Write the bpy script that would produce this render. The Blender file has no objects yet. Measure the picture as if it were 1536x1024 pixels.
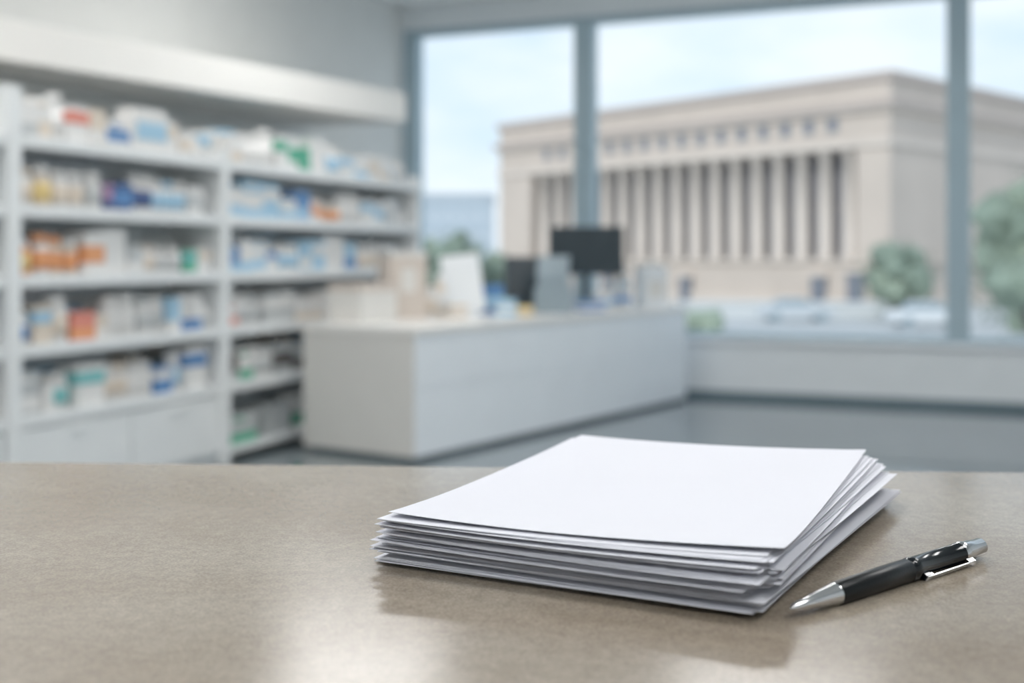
import bpy, bmesh, math, random
from mathutils import Matrix, Vector, noise
random.seed(7)
scene = bpy.context.scene
try:
    scene.view_settings.view_transform = 'Standard'
    scene.view_settings.look = 'None'
    scene.view_settings.gamma = 1.08
except Exception: pass

# ------------------------------------------------------------ materials
def mat(name, col, rough=0.5, metal=0.0, spec=0.5, var=0.0, vscale=4.0, bump=0.0, bscale=60.0, coat=0.0, col2=None, emit=0.0, stretch=None):
    m = bpy.data.materials.new(name); m.use_nodes = True
    nt = m.node_tree; b = nt.nodes['Principled BSDF']
    b.inputs['Roughness'].default_value = rough
    b.inputs['Metallic'].default_value = metal
    b.inputs['Specular IOR Level'].default_value = spec
    b.inputs['Coat Weight'].default_value = coat
    c = (*col, 1)
    tc = nt.nodes.new('ShaderNodeTexCoord')
    vec = tc.outputs['Object']
    if stretch:
        mp = nt.nodes.new('ShaderNodeMapping'); mp.inputs['Scale'].default_value = stretch
        nt.links.new(vec, mp.inputs['Vector']); vec = mp.outputs['Vector']
    n = nt.nodes.new('ShaderNodeTexNoise'); n.inputs['Scale'].default_value = vscale; n.inputs['Detail'].default_value = 5
    nt.links.new(vec, n.inputs['Vector'])
    r = nt.nodes.new('ShaderNodeValToRGB')
    v = max(var, 0.02)
    r.color_ramp.elements[0].position = 0.3; r.color_ramp.elements[1].position = 0.7
    lo = tuple(x*(1-v) for x in col) if col2 is None else col2
    r.color_ramp.elements[0].color = (*lo, 1)
    r.color_ramp.elements[1].color = c
    nt.links.new(n.outputs['Fac'], r.inputs['Fac'])
    nt.links.new(r.outputs['Color'], b.inputs['Base Color'])
    if bump > 0:
        n2 = nt.nodes.new('ShaderNodeTexNoise'); n2.inputs['Scale'].default_value = bscale; n2.inputs['Detail'].default_value = 4
        nt.links.new(vec, n2.inputs['Vector'])
        bp = nt.nodes.new('ShaderNodeBump'); bp.inputs['Strength'].default_value = bump; bp.inputs['Distance'].default_value = 0.01
        nt.links.new(n2.outputs['Fac'], bp.inputs['Height']); nt.links.new(bp.outputs['Normal'], b.inputs['Normal'])
    if emit > 0:
        b.inputs['Emission Color'].default_value = c
        b.inputs['Emission Strength'].default_value = emit
    return m

M_wall   = mat('wall_paint', (.75,.755,.73), .8, var=.04)
M_wallw  = mat('window_wall_paint', (.82,.86,.88), .6, var=.04)
M_ceil   = mat('ceiling_paint', (.84,.85,.84), .85)
M_soffit = mat('soffit_paint', (.90,.88,.84), .7)
M_frame  = mat('window_frame_aluminium', (.40,.52,.58), .45, metal=.1, var=.05)
M_sill   = mat('sill_white', (.85,.88,.90), .4)
M_shelf  = mat('shelf_white_metal', (.85,.87,.87), .4, var=.03)
M_shback = mat('shelf_back_panel', (.76,.80,.82), .6)
M_cntr   = mat('counter_white_laminate', (.88,.925,.96), .35, var=.03)
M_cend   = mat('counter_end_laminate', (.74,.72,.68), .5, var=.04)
M_ctop   = mat('counter_top', (.90,.88,.84), .3)
M_kick   = mat('kick_plate', (.13,.18,.21), .5)
M_base   = mat('baseboard_dark', (.13,.19,.22), .5)
M_paper  = mat('paper_white', (.70,.71,.77), .75, spec=.2, var=.015, vscale=8)
M_black  = mat('black_rubber', (.002,.003,.004), .30, spec=.25, bump=.04, bscale=900)
M_blackg = mat('black_gloss', (.003,.005,.007), .12, spec=.45)
M_chrome = mat('brushed_chrome', (.66,.66,.67), .14, metal=1)
M_dark   = mat('dark_plastic', (.035,.055,.07), .4)
M_screen = mat('monitor_screen', (.02,.035,.045), .3)
M_grey   = mat('grey_plastic', (.28,.35,.39), .45)
M_lamp   = mat('light_panel_diffuser', (1.0,.99,.975), .5, emit=16)

def laminate():
    m = bpy.data.materials.new('stone_laminate'); m.use_nodes=True
    nt=m.node_tree; b=nt.nodes['Principled BSDF']
    tc=nt.nodes.new('ShaderNodeTexCoord')
    def noi(s,d,ro=.6):
        n=nt.nodes.new('ShaderNodeTexNoise'); n.inputs['Scale'].default_value=s; n.inputs['Detail'].default_value=d; n.inputs['Roughness'].default_value=ro
        nt.links.new(tc.outputs['Object'],n.inputs['Vector']); return n
    def ramp(n,p0,c0,p1,c1):
        r=nt.nodes.new('ShaderNodeValToRGB'); e=r.color_ramp.elements
        e[0].position=p0; e[0].color=(*c0,1); e[1].position=p1; e[1].color=(*c1,1)
        nt.links.new(n.outputs['Fac'],r.inputs['Fac']); return r
    big=ramp(noi(6,3),.32,(.245,.198,.148),.68,(.325,.285,.232))
    fine=ramp(noi(800,2,.6),.36,(.80,.79,.77),.64,(1.15,1.15,1.15))
    mid=ramp(noi(130,3,.6),.35,(.90,.89,.88),.65,(1.06,1.06,1.06))
    def mul(a,c):
        x=nt.nodes.new('ShaderNodeMix'); x.data_type='RGBA'; x.blend_type='MULTIPLY'; x.inputs['Factor'].default_value=1
        nt.links.new(a,x.inputs['A']); nt.links.new(c,x.inputs['B']); return x.outputs['Result']
    o=mul(mul(big.outputs['Color'],fine.outputs['Color']),mid.outputs['Color'])
    nt.links.new(o,b.inputs['Base Color'])
    rr=nt.nodes.new('ShaderNodeMapRange'); rr.inputs['To Min'].default_value=.14; rr.inputs['To Max'].default_value=.24
    n=noi(9,2); nt.links.new(n.outputs['Fac'],rr.inputs['Value']); nt.links.new(rr.outputs['Result'],b.inputs['Roughness'])
    b.inputs['Specular IOR Level'].default_value=.75
    bp=nt.nodes.new('ShaderNodeBump'); bp.inputs['Strength'].default_value=.08; bp.inputs['Distance'].default_value=.0006
    n=noi(600,2); nt.links.new(n.outputs['Fac'],bp.inputs['Height']); nt.links.new(bp.outputs['Normal'],b.inputs['Normal'])
    return m
M_lam = laminate()
M_floor = mat('polished_floor', (.175,.21,.225), .06, spec=.9, var=.25, vscale=1.5, bump=.01, bscale=5)

M_glass = bpy.data.materials.new('window_glass'); M_glass.use_nodes=True
nt=M_glass.node_tree; nt.nodes.clear()
o=nt.nodes.new('ShaderNodeOutputMaterial'); mx=nt.nodes.new('ShaderNodeMixShader'); t=nt.nodes.new('ShaderNodeBsdfTransparent'); g=nt.nodes.new('ShaderNodeBsdfGlossy')
t.inputs['Color'].default_value=(.96,.985,1,1); g.inputs['Roughness'].default_value=.25; mx.inputs[0].default_value=.006
nt.links.new(t.outputs[0],mx.inputs[1]); nt.links.new(g.outputs[0],mx.inputs[2]); nt.links.new(mx.outputs[0],o.inputs['Surface'])

# ------------------------------------------------------------ mesh builder
class MB:
    def __init__(s, M=None): s.v=[]; s.f=[]; s.M=M or Matrix.Identity(4)
    def add(s, vs, fs, m, smooth=False, X=None):
        T = s.M @ X if X is not None else s.M
        k=len(s.v); s.v += [tuple(T @ Vector(p)) for p in vs]
        s.f += [([k+i for i in f], m, smooth) for f in fs]
    def box(s, x0,x1,y0,y1,z0,z1, m=0, X=None):
        vs=[(x,y,z) for z in (z0,z1) for y in (y0,y1) for x in (x0,x1)]
        s.add(vs,[(0,2,3,1),(4,5,7,6),(0,1,5,4),(2,6,7,3),(0,4,6,2),(1,3,7,5)],m,False,X)
    def cbox(s,c,size,m=0,rz=0,rx=0):
        X=Matrix.Translation(c)@Matrix.Rotation(rz,4,'Z')@Matrix.Rotation(rx,4,'X')
        a,b,d=[q/2 for q in size]; s.box(-a,a,-b,b,-d,d,m,X)
    def prism(s, poly, z0,z1,m=0,X=None):
        n=len(poly); vs=[(p[0],p[1],z0) for p in poly]+[(p[0],p[1],z1) for p in poly]
        fs=[tuple(range(n-1,-1,-1)),tuple(range(n,2*n))]+[(i,(i+1)%n,n+(i+1)%n,n+i) for i in range(n)]
        s.add(vs,fs,m,False,X)
    def lathe(s, prof, m=0, X=None, seg=20, smooth=True, ms=None):
        k=[]; vs=[]
        for z,r in prof:
            vs += [(r*math.cos(2*math.pi*i/seg), r*math.sin(2*math.pi*i/seg), z) for i in range(seg)]
        for j in range(len(prof)-1):
            fs=[(j*seg+i, j*seg+(i+1)%seg, (j+1)*seg+(i+1)%seg, (j+1)*seg+i) for i in range(seg)]
            k.append(fs)
        T = s.M @ X if X is not None else s.M
        b=len(s.v); s.v += [tuple(T@Vector(p)) for p in vs]
        for j,fs in enumerate(k):
            mm = ms[j] if ms else m
            s.f += [([b+i for i in f],mm,smooth) for f in fs]
        s.f.append(([b+i for i in range(seg-1,-1,-1)], ms[0] if ms else m, False))
        n=(len(prof)-1)*seg
        s.f.append(([b+n+i for i in range(seg)], ms[-1] if ms else m, False))
    def obj(s, name, mats, bevel=0, parent=None, segs=2):
        vs=[Vector(p) for p in s.v]
        lo=Vector([min(p[i] for p in vs) for i in range(3)]); hi=Vector([max(p[i] for p in vs) for i in range(3)])
        c=Vector(((lo.x+hi.x)/2,(lo.y+hi.y)/2,lo.z))
        me=bpy.data.meshes.new(name); me.from_pydata([tuple(p-c) for p in vs],[],[f[0] for f in s.f])
        for mm in mats: me.materials.append(mm)
        for p,f in zip(me.polygons,s.f): p.material_index=f[1]; p.use_smooth=f[2]
        bm=bmesh.new(); bm.from_mesh(me); bmesh.ops.recalc_face_normals(bm,faces=bm.faces); bm.to_mesh(me); bm.free()
        ob=bpy.data.objects.new(name,me); scene.collection.objects.link(ob); ob.location=c
        if bevel:
            b=ob.modifiers.new('bevel','BEVEL'); b.width=bevel; b.segments=segs; b.limit_method='ANGLE'; b.angle_limit=math.radians(50)
        if parent: ob.parent=parent
        return ob
def TR(x,y,z,rz=0): return Matrix.Translation((x,y,z))@Matrix.Rotation(rz,4,'Z')

nx=Vector((.9285,-.3714,0)); ey=Vector((.3714,.9285,0))
ROOM=Matrix(((nx.x,ey.x,0,0),(nx.y,ey.y,0,0),(0,0,1,0),(0,0,0,1)))
NL,NR,EB,EW=-5.85,4.6,-3.2,11.42
CZ=4.0; SZ=.575; HZ=3.76

b=MB(ROOM); b.box(NL-.2,NR+.2,EB-.2,EW+.3,-.2,0); b.obj('floor',[M_floor])
b=MB(ROOM); b.box(NL-.2,NR+.2,EB-.2,EW+.3,CZ,CZ+.2); b.obj('ceiling',[M_ceil])
b=MB(ROOM); b.box(NL-.2,NL,EB,EW,0,CZ); b.obj('wall_left',[M_wall])
b=MB(ROOM); b.box(NR,NR+.2,EB,EW,0,CZ); b.obj('wall_right',[M_wallw])
b=MB(ROOM); b.box(NL-.2,NR+.2,EB-.2,EB,0,CZ); b.obj('wall_back',[M_wallw])
b=MB(ROOM)
b.box(NL-.2,NR+.2,EW,EW+.3,0,SZ-.05); b.box(NL-.2,NR+.2,EW,EW+.3,HZ,CZ); b.box(NL-.2,NL+.02,EW,EW+.3,SZ-.05,HZ); b.box(NR-.1,NR+.2,EW,EW+.3,SZ-.05,HZ)
b.obj('wall_window',[M_wallw])
b=MB(ROOM); b.box(NL+.02,NR-.1,EW-.05,EW+.25,SZ-.05,SZ); b.obj('trim_1',[M_sill],.01)
b=MB(ROOM); b.box(NL,NR,EW-.02,EW,0,.07); b.obj('baseboard_window',[M_base])
b=MB(ROOM); b.box(NL,NL+.02,EB,EW-.02,0,.09); b.obj('baseboard_left',[M_base])
b=MB(ROOM); b.box(NR-.02,NR,EB,EW-.02,0,.09); b.obj('baseboard_right',[M_base])
mull=[NL+.02,-3.81,-.28,3.2,NR-.1]
for i in range(4):
    a0,a1=mull[i],mull[i+1]
    b=MB(ROOM)
    wl=.16 if i==0 else .10; wr=.10
    l0=a0
    b.box(l0,l0+wl,EW+.03,EW+.20,SZ,HZ,0)
    b.box(a1-wr,a1,EW+.03,EW+.20,SZ,HZ,0)
    b.box(l0+wl,a1-wr,EW+.05,EW+.18,HZ-.07,HZ,0)
    b.box(l0+wl,a1-wr,EW+.05,EW+.18,SZ,SZ+.05,0)
    b.box(l0+wl,a1-wr,EW+.11,EW+.118,SZ+.05,HZ-.07,1)
    b.obj('window_%d'%(i+1),[M_frame,M_glass])
b=MB(ROOM); b.prism([(-5.84,2.94),(-4.66,9.21),(-5.84,9.21)],2.50,2.75); b.obj('trim_2',[M_soffit],.01)
for i,(n,e) in enumerate([(n,e) for e in (-1.8,1.2,4.2,7.2) for n in (-4.0,-1.2,1.6)]):
    b=MB(ROOM)
    b.box(n-.62,n+.62,e-.32,e+.32,CZ-.035,CZ,0); b.box(n-.58,n+.58,e-.28,e+.28,CZ-.045,CZ-.035,1)
    b.obj('ceiling_light_panel',[M_sill,M_lamp])

# ------------------------------------------------------------ shelving
SF=-4.61; SD=.42; E0=4.76
ZS=[.52,.883,1.243,1.603,1.963]
def shelving(s0,s1,last,doors,tall):
    b=MB(ROOM); e0=E0+s0; e1=E0+s1
    zt=2.22 if tall else 2.04
    b.box(SF-SD,SF+.01,e0-.09,e0,0,zt,0)
    if last: b.box(SF-SD,SF+.01,e1,e1+.06,0,2.04,0)
    b.box(SF-SD-.03,SF-SD,e0-.09,e1,0,2.0,1)
    for z in ZS:
        b.box(SF-SD,SF-.01,e0,e1,z-.03,z,0)
        b.box(SF-.01,SF+.004,e0,e1,z-.05,z+.012,0)
    if doors:
        b.box(SF-SD,SF-.05,e0,e1,.0,.08,1)
        k=2; w=(e1-e0)/k
        for i in range(k):
            b.box(SF-.03,SF-.005,e0+i*w+.006,e0+(i+1)*w-.006,.09,.46,0)
            b.cbox((SF+.005,e0+(i+.5)*w,.42),(.015,.14,.012),0)
    else:
        b.box(SF-SD,SF-.02,e0,e1,.06,.10,0)
    return b.obj('shelving_unit',[M_shelf,M_shback],.004)
shelving(-1.95,-.10,False,True,False)
shelving(0,1.72,False,True,True)
shelving(1.81,4.54,True,False,False)

PC={'w':(.82,.81,.79),'c':(.76,.66,.55),'g':(.55,.57,.57),'b':(.10,.25,.52),'l':(.38,.61,.78),'o':(.82,.36,.16),
    'r':(.80,.28,.21),'n':(.09,.42,.27),'t':(.20,.54,.54),'d':(.07,.12,.28),'y':(.82,.62,.26),'p':(.52,.33,.50),'k':(.14,.12,.11)}
keys=list(PC); PM=[mat('package_'+k,PC[k],.45) for k in keys]; PI={k:i for i,k in enumerate(keys)}
def item(b,kind,e,w,h,body,lab,z,n=None,lz=None):
    n = SF-.05 if n is None else n
    B=PI[body]; L=PI[lab]
    if kind=='b':
        d=random.uniform(.12,.2)
        b.box(n-d,n,e,e+w,z,z+h,B)
        l0,l1=lz or random.choice([(.12,.45),(.3,.7),(.0,.35),(.55,.85)])
        b.box(n-d*.98,n+.003,e-.002+.0,e+w+.002,z+h*l0,z+h*l1,L)
        if random.random()<.5: b.box(n,n+.005,e+w*.2,e+w*.6,z+h*.78,z+h*.88,L)
    else:
        r=w/2; X=Matrix.Translation((n-r,e+r,z))
        cap=PI['w'] if random.random()<.75 else L
        b.lathe([(0,r*.9),(.01,r),(h*.18,r),(h*.181,r*1.015),(h*.62,r*1.015),(h*.621,r),(h*.74,r),(h*.80,r*.78),(h*.805,r*.84),(h*.985,r*.84),(h,r*.78)],
            X=X,seg=14,ms=[B,B,B,L,L,B,B,cap,cap,cap])
rows={
 (1,4):[('b',.13,.18,'w','g',1),('b',.11,.22,'w','c',1),('c',.10,.26,'w','w',1),('b',.17,.21,'w','r',1),('b',.12,.20,'c','w',1),('b',.19,.15,'w','b',1),('b',.05,.20,'w','w',1),('b',.28,.245,'w','l',1),('b',.11,.2,'w','c',1),('b',.12,.16,'w','c',1)],
 (2,4):[('b',.16,.18,'w','c',1),('c',.15,.21,'w','w',2),('c',.13,.26,'w','w',1),('b',.14,.24,'w','n',2),('b',.12,.17,'n','n',1),('b',.2,.25,'w','w',1),('c',.13,.22,'w','l',2),('b',.2,.17,'w','l',2),('b',.17,.2,'w','c',2)],
 (1,3):[('c',.12,.20,'w','c',1),('c',.13,.21,'c','y',1),('c',.13,.20,'w','c',2),('c',.13,.205,'w','g',1),('b',.06,.16,'p','d',1),('b',.14,.17,'d','b',1),('c',.09,.22,'w','d',2),('c',.10,.20,'w','l',3),('b',.12,.18,'w','g',1)],
 (2,3):[('b',.2,.2,'w','l',1),('b',.22,.24,'l','w',2),('b',.2,.15,'w','l',1),('b',.2,.21,'b','l',1),('b',.13,.16,'w','o',1),('c',.14,.15,'c','o',2),('c',.15,.22,'w','w',2),('b',.18,.18,'w','l',2),('b',.14,.22,'g','w',2)],
 (1,2):[('c',.12,.19,'o','y',1),('c',.11,.22,'w','o',1),('c',.11,.20,'c','o',2),('b',.15,.23,'w','o',1),('b',.2,.25,'w','w',1),('b',.13,.16,'g','w',1),('c',.13,.17,'w','c',1),('c',.11,.15,'w','g',2),('b',.12,.14,'n','t',1),('b',.14,.16,'w','c',1),('c',.09,.13,'w','r',2)],
 (2,2):[('b',.14,.17,'b','l',1),('b',.16,.2,'w','l',2),('b',.15,.16,'w','b',1),('c',.14,.18,'w','l',2),('b',.16,.22,'l','w',2),('b',.15,.24,'w','w',2),('b',.16,.2,'l','b',1),('c',.14,.19,'w','c',3),('b',.2,.2,'w','l',1)],
 (1,1):[('c',.10,.17,'w','b',1),('b',.12,.2,'c','l',1),('c',.15,.24,'w','c',1),('b',.18,.15,'r','o',1),('b',.10,.13,'c','w',1),('c',.13,.225,'w','w',2),('c',.12,.21,'w','g',2),('b',.10,.2,'l','w',1),('b',.10,.22,'w','b',2),('b',.09,.16,'w','g',1)],
 (2,1):[('b',.12,.15,'w','r',1),('c',.15,.19,'w','g',2),('b',.2,.2,'g','w',2),('b',.18,.17,'w','c',2),('b',.2,.2,'w','w',3),('c',.15,.2,'w','l',2)],
 (1,0):[('b',.17,.22,'g','w',1),('b',.06,.15,'w','w',1),('c',.17,.19,'w','t',1),('b',.21,.22,'w','t',1),('c',.12,.20,'w','c',2),('c',.10,.19,'w','w',2),('b',.15,.15,'b','w',1),('c',.11,.22,'w','l',1),('b',.2,.24,'w','b',1),('b',.12,.2,'w','g',1)],
 (2,0):[('b',.13,.17,'k','g',1),('b',.18,.2,'w','n',1),('c',.14,.2,'w','g',2),('b',.2,.2,'g','k',2),('b',.3,.2,'w','w',2)],
}
b=MB(ROOM)
bays={1:(0,1.72),2:(1.81,4.54)}
for (bay,r),lst in rows.items():
    e=E0+bays[bay][0]+.04; end=E0+bays[bay][1]-.03; z=ZS[r]
    for kind,w,h,bo,la,cnt in lst:
        for k in range(cnt):
            if e+w>end: break
            item(b,kind,e,w,h*random.uniform(.96,1.04)*1.05,bo,la,z,SF-.04-random.uniform(0,.03)); e+=w+random.uniform(.004,.012)
    while e+.1<end:
        w=random.uniform(.08,.1); item(b,'c',e,w,random.uniform(.14,.2),'w',random.choice('clwg'),z,SF-.05); e+=w+.012
    e=E0+bays[bay][0]+.06
    while e<end-.2:
        w=random.uniform(.1,.2); item(b,'b',e,w,random.uniform(.16,.26),random.choice('wwwcgl'),random.choice('wlcgb'),z,SF-.27+.0); e+=w+random.uniform(.01,.04)
for r in range(5):
    e=E0-1.9
    while e<E0-.4:
        w=random.uniform(.1,.18); item(b,random.choice('bc'),e,w,random.uniform(.15,.24),random.choice('wwwcg'),random.choice('wlcgbo'),ZS[r]); e+=w+.02
e=E0+1.9
while e<E0+4.2:
    w=random.uniform(.2,.4); item(b,'b',e,w,random.uniform(.18,.3),random.choice('gkcw'),random.choice('gkn'),.10,SF-.08); e+=w+random.uniform(.05,.2)
b.obj('medicine_packages',PM,0)

# ------------------------------------------------------------ checkout counter
ang=math.atan2(1,.668)
CM=Matrix.Translation((-.636,7.84,0))@Matrix.Rotation(ang,4,'Z')
CL,CW,CH=4.08,.985,.885
b=MB(CM)
b.box(.03,CL-.05,.04,CW-.05,0,.05,3)
b.box(0,CL,0.012,CW,.035,CH-.045,0)
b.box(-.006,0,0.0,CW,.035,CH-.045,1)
b.box(0,CL,0,.012,.035,.47,0); b.box(0,CL,0,.012,.476,CH-.045,0)
b.box(-.02,CL+.01,-.02,CW+.02,CH-.045,CH,2)
b.obj('checkout_counter',[M_cntr,M_cend,M_ctop,M_kick],.005)

def on(name,b,mats,bev=.004): return b.obj(name,mats,bev)
b=MB(TR(.67,10.85,CH,math.radians(-4)))
b.lathe([(0,.13),(.012,.13),(.018,.12)],0,Matrix.Diagonal((1.1,.8,1,1)),28,False)
b.box(-.03,.03,-.0,.03,.015,.42,0)
b.box(-.34,.34,-.03,.005,.30,.74,0); b.box(-.322,.322,-.034,-.03,.325,.722,1); b.box(-.18,.18,.005,.04,.38,.62,0)
on('computer_monitor',b,[M_dark,M_screen])
b=MB(TR(.13,10.12,CH,math.radians(8)))
b.box(-.17,.10,-.12,.16,0,.12,0)
b.cbox((-.03,.03,.28),(.31,.06,.37),0,0,math.radians(-12)); b.cbox((-.03,-.004,.28),(.27,.006,.32),1,0,math.radians(-12))
b.box(-.03,.05,.03,.10,.08,.2,0)
on('point_of_sale_terminal',b,[M_dark,M_screen])
b=MB(TR(.335,9.78,CH,math.radians(-12)))
b.box(-.14,.14,-.09,.14,0,.22,0); b.box(-.12,.12,-.06,.13,.22,.32,0); b.cbox((0,-.0,.38),(.26,.02,.19),1,0,math.radians(-20)); b.box(-.09,.09,-.095,-.09,.10,.15,1)
on('receipt_printer',b,[M_grey,mat('grey_screen',(.28,.35,.39),.3)])
b=MB(TR(-.39,9.5,CH,math.radians(12)))
b.box(-.13,.13,-.08,.08,0,.012,0)
XT=Matrix.Translation((0,0,.25))@Matrix.Rotation(math.radians(-6),4,'Y')@Matrix.Rotation(math.radians(-12),4,'X')
b.box(-.155,.155,-.004,.004,-.235,.235,0,XT); b.box(-.135,.135,-.008,-.004,-.21,.21,1,XT)
on('tabletop_sign_holder',b,[M_sill,M_sill],.002)
M_cart=mat('carton_cream',(.66,.58,.51),.7); M_cartw=mat('carton_white',(.76,.74,.70),.6)
b=MB(TR(-.83,9.05,CH,math.radians(30)))
b.box(-.15,.15,-.12,.12,0,.50,0); b.box(-.15,.15,-.125,.125,.46,.505,1); b.box(-.06,.06,-.124,.124,.2,.38,1)
on('tall_carton',b,[M_cart,M_cartw])
b=MB(TR(-1.07,8.62,CH,math.radians(56)))
b.box(-.2,.2,-.15,.15,0,.26,0); b.box(-.205,.205,-.155,.155,.22,.27,1)
on('storage_box',b,[M_cartw,M_cart])
def bottle(x,y,r,h,body,lab):
    b=MB(TR(x,y,CH)); b.lathe([(0,r*.9),(.008,r),(h*.15,r),(h*.151,r*1.02),(h*.6,r*1.02),(h*.601,r),(h*.72,r),(h*.8,r*.5),(h*.82,r*.55),(h,r*.5)],ms=[0,0,0,1,1,0,0,2,2],seg=20)
    b.obj('dispenser_bottle',[PM[PI[body]],PM[PI[lab]],PM[PI['w']]])
bottle(-.56,9.3,.05,.33,'c','w'); bottle(-.62,9.15,.045,.24,'w','c'); bottle(1.04,11.2,.06,.38,'w','l'); bottle(.93,11.12,.045,.26,'l','w')
def smallbox(x,y,w,d,h,rz,a,c):
    b=MB(TR(x,y,CH,rz)); b.box(-w/2,w/2,-d/2,d/2,0,h,0); b.box(-w/2-.002,w/2+.002,-d/2-.002,d/2+.002,h*.3,h*.6,1)
    b.obj('medicine_box',[PM[PI[a]],PM[PI[c]]],.003)
smallbox(-.17,9.75,.18,.1,.24,.3,'b','l'); smallbox(-.05,9.52,.16,.1,.13,.1,'l','w'); smallbox(-.2,9.98,.12,.1,.2,.0,'d','g')
smallbox(.10,9.62,.12,.08,.07,.2,'y','c'); smallbox(.95,10.74,.2,.12,.2,.2,'g','b'); smallbox(.68,10.35,.24,.12,.09,.2,'b','w')
smallbox(.80,10.58,.14,.1,.15,.4,'w','l'); smallbox(-.42,9.22,.14,.1,.1,.4,'c','w')
b=MB(TR(1.29,11.12,CH,math.radians(20)))
b.box(-.12,.12,-.1,.1,0,.35,0); b.prism([(-.12,-.1),(.12,-.1),(.12,.1),(-.12,.1)],.35,.38,0); b.lathe([(.38,.05),(.43,.05)],1,seg=16); b.box(-.08,.08,-.103,-.1,.08,.25,1)
on('water_jug',b,[M_sill,M_cartw],.01)

# ------------------------------------------------------------ foreground counter
TZ=1.183
FM=Matrix.Translation((0,.958,0))@Matrix.Rotation(math.radians(-3.4),4,'Z')
b=MB(FM)
b.box(-1.6,1.7,-.76,0,TZ-.04,TZ,0)
b.box(-1.55,1.65,-.70,-.05,.10,TZ-.04,1); b.box(-1.5,1.6,-.62,-.10,0,.10,2)
b.obj('reception_counter',[M_lam,M_cntr,M_kick],.006,segs=3)

cx,cy=.0885,.7412
rot0=math.radians(-23.4)
def sheets():
    vs=[];fs=[]
    NX,NY=16,20
    W0,L0=.207,.301
    clusters=[4,6,4,5,4,6,4,5,4,5,5,4,3,1]
    # yaw of each bundle about the near-left corner (degrees, clockwise) and slide
    yaw=[-1.6,-3.9,-2.6,-5.0,-3.4,-2.0,-4.4,-3.0,-4.8,-1.8,-3.0,-1.2,-1.0,0]
    sx =[-.013,-.006,-.010,-.002,-.009,-.003,-.007,.001,-.005,.002,-.005,.000,-.001,0]
    sy =[.006,.002,.006,.004,-.001,.005,-.001,.003,-.001,.003,-.004,.001,-.004,0]
    rr=random.Random(42)
    nc=len(clusters)
    TOT=.0290
    spec=[]; base=0; acc=[0.0]*4
    for ci,cn in enumerate(clusters):
        for k in range(cn):
            first=(k==0)
            base+=1.0+(.2 if first and ci else 0)
            for q in range(4): acc[q]+=rr.random()**3*(2.0 if first else .9)
            spec.append((ci,base,list(acc),rr.uniform(-1.5,1.5),rr.uniform(-.0034,.0034),rr.uniform(-.0034,.0034),rr.uniform(0,6),rr.uniform(4,9)))
    sc=TOT/(base+sum(acc)/4*1.0)
    fl=Vector((-W0/2,-L0/2)); R0=Matrix.Rotation(rot0,2); FLw=Vector((cx,cy))+R0@fl
    for ci,ba,ac,dr,dx,dy,ph,fq in spec:
        top=(ci==nc-1)
        if top: dr=dx=dy=0
        rot=rot0+math.radians(yaw[ci]+dr); R=Matrix.Rotation(rot,2)
        W,L=(.211 if top else W0),L0
        o0=FLw+R@Vector((sx[ci]+dx,sy[ci]+dy))
        k0=len(vs)
        for lay in (0,1):
            for j in range(NY+1):
                for i in range(NX+1):
                    u=i/NX; v=j/NY
                    p=o0+R@Vector((u*W,v*L))
                    z=(ba+ac[0]*((1-u)*(1-v))**1.5+ac[1]*(u*(1-v))**1.5+ac[2]*(u*v)**1.5+ac[3]*((1-u)*v)**1.5)*sc
                    z+=.00012*math.sin(u*fq+ph)*(1 if v<.1 else .3)+.00012*math.sin(v*fq*1.3+ph)*(1 if u>.9 else .2)
                    if top: z+=.0010+.0012*u*u*v+.0014*(max(0,(1-v)-.75)*4)**2*abs(2*u-.9)**1.5
                    elif ci==nc-2: z+=.0006*u*v
                    vs.append((p.x,p.y,TZ+max(z,.0001)+lay*.00022))
        n1=(NX+1)*(NY+1)
        idx=lambda i,j,l:k0+l*n1+j*(NX+1)+i
        for j in range(NY):
            for i in range(NX):
                fs.append((idx(i,j,1),idx(i+1,j,1),idx(i+1,j+1,1),idx(i,j+1,1)))
                fs.append((idx(i,j,0),idx(i,j+1,0),idx(i+1,j+1,0),idx(i+1,j,0)))
        for i in range(NX):
            fs.append((idx(i,0,0),idx(i+1,0,0),idx(i+1,0,1),idx(i,0,1)))
            fs.append((idx(i,NY,0),idx(i,NY,1),idx(i+1,NY,1),idx(i+1,NY,0)))
        for j in range(NY):
            fs.append((idx(0,j,0),idx(0,j,1),idx(0,j+1,1),idx(0,j+1,0)))
            fs.append((idx(NX,j,0),idx(NX,j+1,0),idx(NX,j+1,1),idx(NX,j,1)))
    b=MB(); b.v=vs; b.f=[(list(f),0,False) for f in fs]
    return b.obj('paper_stack',[M_paper])
sheets()

# pen
p0=Vector((.1285,.554,TZ+.0046)); p1=Vector((.2608,.667,TZ+.0062))
ax=(p1-p0); L=ax.length; ax.normalize()
side=ax.cross(Vector((0,0,1))).normalized(); up=side.cross(ax).normalized()
PMx=Matrix(((side.x,up.x,ax.x,p0.x),(side.y,up.y,ax.y,p0.y),(side.z,up.z,ax.z,p0.z),(0,0,0,1)))
b=MB(PMx)
prof=[(0,.0004),(.012,.0009),(.014,.0010),(.015,.0019),(.10,.0035),(.20,.0052),(.203,.0053),(.208,.0057),(.40,.0060),(.56,.0061),(.565,.0054),(.572,.0054),(.577,.0062),(.60,.0062),(.603,.0060),(.86,.0057),(.862,.0060),(.885,.0060),(.887,.0054),(.93,.0053),(.935,.0049),(.99,.0048),(1.0,.0038)]
ms=[0,0,0,0,0,0,1,1,1,2,2,2,2,2,2,0,0,0,0,0,0,0]
b.lathe([(z*L,r) for z,r in prof],ms=ms,seg=40)
cs=Matrix.Rotation(math.radians(-32),4,'Z')
b.box(.0052,.0084,-.0018,.0018,.85*L,.885*L,0,cs)
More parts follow.
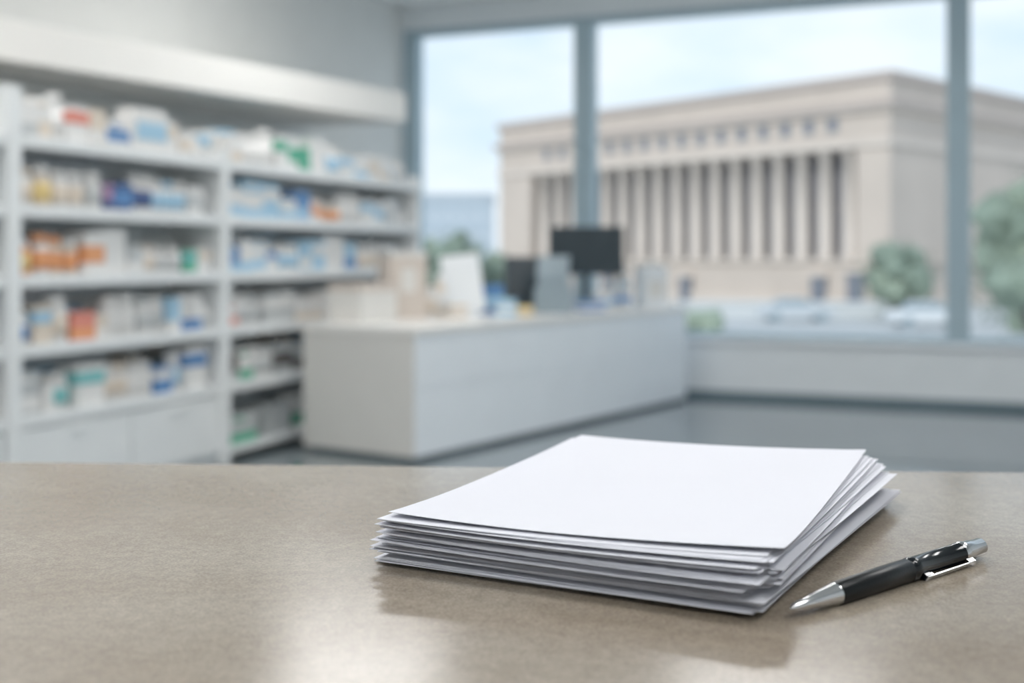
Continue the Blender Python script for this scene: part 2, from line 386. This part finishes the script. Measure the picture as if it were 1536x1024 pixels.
b.box(.0074,.0084,-.0014,.0014,.610*L,.885*L,0,cs)
b.box(.0052,.0080,-.0017,.0017,.605*L,.635*L,2,cs)
b.lathe([(-.0014,.0011),(.0014,.0011)],0,cs@Matrix.Translation((.0071,0,.640*L))@Matrix.Rotation(math.radians(90),4,'X'),12)
b.obj('ballpoint_pen',[M_chrome,M_black,M_blackg],.0003)

# ------------------------------------------------------------ outdoors
GZ=-2.65
M_ground=mat('plaza_paving',(.48,.50,.50),.8,var=.15,vscale=.2)
M_stone=mat('limestone',(.60,.515,.445),.85,var=.10,vscale=.3)
M_stone2=mat('limestone_trim',(.67,.59,.52),.85,var=.08,vscale=.4)
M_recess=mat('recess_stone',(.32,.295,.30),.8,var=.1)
M_corn=mat('cornice_stone_shaded',(.48,.41,.37),.85,var=.08,vscale=.4)  # darker than the other stone: cornice shadow lines put into the colour
M_win=mat('dark_window_glass',(.17,.185,.22),.4)
b=MB(); b.box(-300,400,15,700,GZ-.3,GZ); b.obj('ground',[M_ground])
a=Vector((-.625,.781,0)); c=Vector((.72,.69,0))
BM=Matrix(((a.x,c.x,0,28.35),(a.y,c.y,0,90),(0,0,1,0),(0,0,0,1)))
S,T=47.4,45
b=MB(BM)
b.box(0,S,0,T,GZ,1.1,0)
b.box(-.3,S+.3,-.3,T,.9,1.15,1); b.box(-.35,S+.35,-.35,T,GZ,GZ+.8,1)
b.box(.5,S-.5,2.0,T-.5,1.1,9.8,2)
b.box(0,3.0,0,T,1.1,9.8,0); b.box(42.2,S,0,T,1.1,9.8,0)
b.box(0,S,0,T,9.8,15.1,0)
b.box(-.2,S+.2,-.2,T+.2,9.75,10.35,1)
b.box(-.6,S+.6,-.6,T+.6,12.75,13.15,4); b.box(-.4,S+.4,-.4,T+.4,12.45,12.75,1)
b.box(-.3,S+.3,-.3,T+.3,14.75,15.35,4)
for i in range(17):
    s=4+2.3*i
    b.lathe([(1.1,.72),(1.45,.72),(1.46,.60),(5.5,.56),(9.2,.50),(9.25,.62),(9.8,.72)],1,Matrix.Translation((s,.75,0)),16)
    if i<16:
        b.box(s+.6,s+1.7,1.95,2.05,1.7,5.0,3); b.box(s+.6,s+1.7,1.95,2.05,5.5,9.2,3)
        b.box(s+.65,s+1.65,-.04,.1,11.05,12.2,3); b.box(s+.6,s+1.7,-.06,.1,10.9,11.05,1)
for s0,s1,z1 in ((5.7,7.0,-.2),(2.2,3.6,.1),(20,21.2,-.4),(30,31.2,-.4)):
    b.box(s0,s1,-.4,.1,GZ+.1,z1,3); b.box(s0-.25,s1+.25,-.5,.1,z1,z1+.3,1)
for i in range(3):
    t=26+5*i
    b.box(-.15,.1,t-.5,t+.5,1.15,9.75,1); b.box(-.04,.1,t+1.8,t+2.9,3,8,3)
b.obj('neoclassical_building',[M_stone,M_stone2,M_recess,M_win,M_corn])
M_dist=mat('distant_facade',(.56,.63,.69),.9,var=.1,vscale=.1); M_distw=mat('distant_windows',(.42,.51,.58),.5)  # pale bluish colours carry the distance haze
b=MB(); b.box(-22,-3,180,200,GZ,10.6,0); b.box(-22.3,-2.7,179.7,200,10.2,10.9,0)
for i in range(9):
    for j in range(4): b.box(-21+i*2,-19.9+i*2,179.9,180,-.5+j*2.8,1.2+j*2.8,1)
b.obj('office_building',[M_dist,M_distw])
b=MB(); b.box(-80,-24,200,220,GZ,7,0); b.box(-80.3,-23.7,199.7,220.3,6.7,7.3,0)
for i in range(20):
    for j in range(3): b.box(-78+i*2.6,-76.6+i*2.6,199.9,200,-.5+j*2.6,1.1+j*2.6,1)
b.obj('office_building',[M_dist,M_distw])

M_leaf=mat('foliage',(.25,.32,.25),.8,var=.3,vscale=1.2); M_leaf2=mat('foliage_light',(.31,.38,.29),.8,var=.25,vscale=1.5); M_bark=mat('bark',(.26,.23,.21),.9)  # leaf colours paled to stand in for outdoor haze
def tree(x,y,top,rad,seed,name='deciduous_tree',low=None):
    r=random.Random(seed); b=MB(TR(x,y,0))
    low=GZ+(top-GZ)*.08 if low is None else low
    b.lathe([(GZ,rad*.10),((GZ+low)/2,rad*.07),(low+.5*(top-low),rad*.04)],2,seg=8)
    cz=(low+top)/2; rz=(top-low)/2
    for i in range(5):
        th=i*1.26; d=Vector((math.cos(th)*rad*.5,math.sin(th)*rad*.5,rz*.8)); q=Vector((0,0,1)).rotation_difference(d.normalized()).to_matrix().to_4x4()
        b.lathe([(0,rad*.05),(d.length,rad*.015)],2,Matrix.Translation((0,0,low-.1))@q,6)
    bm=bmesh.new(); bmesh.ops.create_icosphere(bm,subdivisions=2,radius=1); base=[v.co.copy() for v in bm.verts]; fcs=[[v.index for v in f.verts] for f in bm.faces]; bm.free()
    for i in range(40):
        d=Vector((r.gauss(0,1),r.gauss(0,1),r.gauss(0,1))).normalized()*(r.random()**.4)*.78
        c0=Vector((d.x*rad,d.y*rad,cz+d.z*rz)); rr=rad*r.uniform(.18,.36)
        vs=[tuple(c0+p*rr*(1+.5*noise.noise(p*2.3+Vector((i*3.1,seed,0))))) for p in base]
        b.add(vs,fcs,0 if r.random()<.7 else 1)
    vs=[];fs=[]
    for i in range(900):
        d=Vector((r.gauss(0,1),r.gauss(0,1),r.gauss(0,1))).normalized()*r.uniform(.75,1.08)
        p=Vector((d.x*rad,d.y*rad,cz+d.z*rz)); sz=rad*.06
        k=len(vs); vs+=[tuple(p+Vector((r.uniform(-1,1),r.uniform(-1,1),r.uniform(-1,1)))*sz) for _ in range(3)]; fs.append((k,k+1,k+2))
    b.add(vs,fs,0)
    return b.obj(name,[M_leaf,M_leaf2,M_bark])
tree(24.1,75,2.4,2.4,1); tree(19.9,45,4.7,2.5,3); tree(21.8,50,4.2,2.6,4)
tree(-4.6,100,3.7,2.6,5); tree(-8.6,108,3.4,2.8,6); tree(-1.2,104,2.0,2.0,7)
tree(33,70,4.6,3.2,8)
def hedge(x0,x1,y,h,seed):
    r=random.Random(seed); b=MB()
    bm=bmesh.new(); bmesh.ops.create_icosphere(bm,subdivisions=2,radius=1); base=[v.co.copy() for v in bm.verts]; fcs=[[v.index for v in f.verts] for f in bm.faces]; bm.free()
    x=x0; b.box(x0,x1,y-.4,y+.4,GZ,GZ+h*.7,0)
    while x<x1:
        rr=h*r.uniform(.4,.6); c0=Vector((x,y+r.uniform(-.2,.2),GZ+h-rr))
        b.add([tuple(c0+p*rr*(1+.4*noise.noise(p*2+Vector((x,0,0))))) for p in base],fcs,1 if r.random()<.5 else 0); x+=rr*.7
    b.obj('hedge',[M_leaf,M_leaf2])
hedge(8.6,10.6,62,1.3,1); hedge(27,33,63,1.6,2); hedge(-9,-1,95,1.6,3)
M_planter=mat('planter_concrete',(.66,.68,.68),.8)
b=MB()
b.box(11.5,27,82,83.5,GZ,GZ+.75,0); b.box(11.4,27.1,81.9,83.6,GZ+.75,GZ+.9,0); b.box(9,30,78.6,79,GZ,GZ+.35,0)
b.obj('plaza_low_wall',[M_planter])
def car(x,y,rz,col):
    b=MB(TR(x,y,GZ,rz)@Matrix.Rotation(math.radians(90),4,'X'))
    body=[(-2.2,.35),(-2.25,.75),(-2.1,.95),(-1.2,1.02),(1.1,1.02),(2.0,.85),(2.25,.65),(2.2,.35)]
    cab=[(-1.55,1.0),(-1.0,1.42),(.35,1.45),(1.15,1.0)]
    b.prism(body,-.88,.88,0); b.prism([(p[0]*.97-.0,p[1]+.0) for p in cab],-.76,.76,1); b.prism([(-1.0,1.41),(.32,1.44),(.3,1.48),(-.95,1.46)],-.72,.72,0)
    for wx in (-1.4,1.4):
        for wz in (-.9,.7):
            b.lathe([(0,.33),(.2,.33)],2,Matrix.Translation((wx,.33,wz)),16)
    b.obj('parked_car',[col,M_grey,M_grey],.04)
M_cw=mat('car_white',(.72,.75,.77),.4); M_cs=mat('car_silver',(.56,.60,.63),.4)
car(23.6,68,.0,M_cw); car(17.5,74,.0,M_cs)

# ------------------------------------------------------------ light
w=bpy.data.worlds.new('sky'); scene.world=w; w.use_nodes=True; nt=w.node_tree; bg=nt.nodes['Background']
tc=nt.nodes.new('ShaderNodeTexCoord'); sep=nt.nodes.new('ShaderNodeSeparateXYZ'); nt.links.new(tc.outputs['Generated'],sep.inputs[0])
r=nt.nodes.new('ShaderNodeValToRGB'); e=r.color_ramp.elements
e[0].position=0; e[0].color=(.72,.82,.88,1); e[1].position=.8; e[1].color=(.36,.56,.88,1)
x=r.color_ramp.elements.new(.16); x.color=(.60,.75,.88,1)
nt.links.new(sep.outputs['Z'],r.inputs['Fac'])
mp=nt.nodes.new('ShaderNodeMapping'); mp.inputs['Scale'].default_value=(1,1,2.6); nt.links.new(tc.outputs['Generated'],mp.inputs['Vector'])
n=nt.nodes.new('ShaderNodeTexNoise'); n.inputs['Scale'].default_value=5; n.inputs['Detail'].default_value=6; n.inputs['Roughness'].default_value=.5; nt.links.new(mp.outputs['Vector'],n.inputs['Vector'])
cr=nt.nodes.new('ShaderNodeValToRGB'); cr.color_ramp.elements[0].position=.34; cr.color_ramp.elements[1].position=.62; nt.links.new(n.outputs['Fac'],cr.inputs['Fac'])
mx=nt.nodes.new('ShaderNodeMix'); mx.data_type='RGBA'; nt.links.new(cr.outputs['Color'],mx.inputs['Factor']); nt.links.new(r.outputs['Color'],mx.inputs['A']); mx.inputs['B'].default_value=(.84,.89,.93,1)
nt.links.new(mx.outputs['Result'],bg.inputs['Color']); bg.inputs['Strength'].default_value=1.2
sl=bpy.data.lights.new('sun','SUN'); sl.energy=1.9; sl.angle=math.radians(6); sl.color=(1,.94,.87)
so=bpy.data.objects.new('sun',sl); scene.collection.objects.link(so)
so.rotation_euler=Vector((.45,.65,-.6)).to_track_quat('-Z','Y').to_euler(); so.location=(-20,-20,30)

# ------------------------------------------------------------ camera
cd=bpy.data.cameras.new('camera'); co=bpy.data.objects.new('camera',cd); scene.collection.objects.link(co); scene.camera=co
cd.sensor_width=36; cd.lens=1800/1536*36; cd.shift_y=-127/1536; cd.clip_start=.05; cd.clip_end=1500
co.location=(0,0,1.35); co.rotation_euler=(math.radians(90),0,0)
cd.dof.use_dof=True; cd.dof.focus_distance=.67; cd.dof.aperture_fstop=5.0
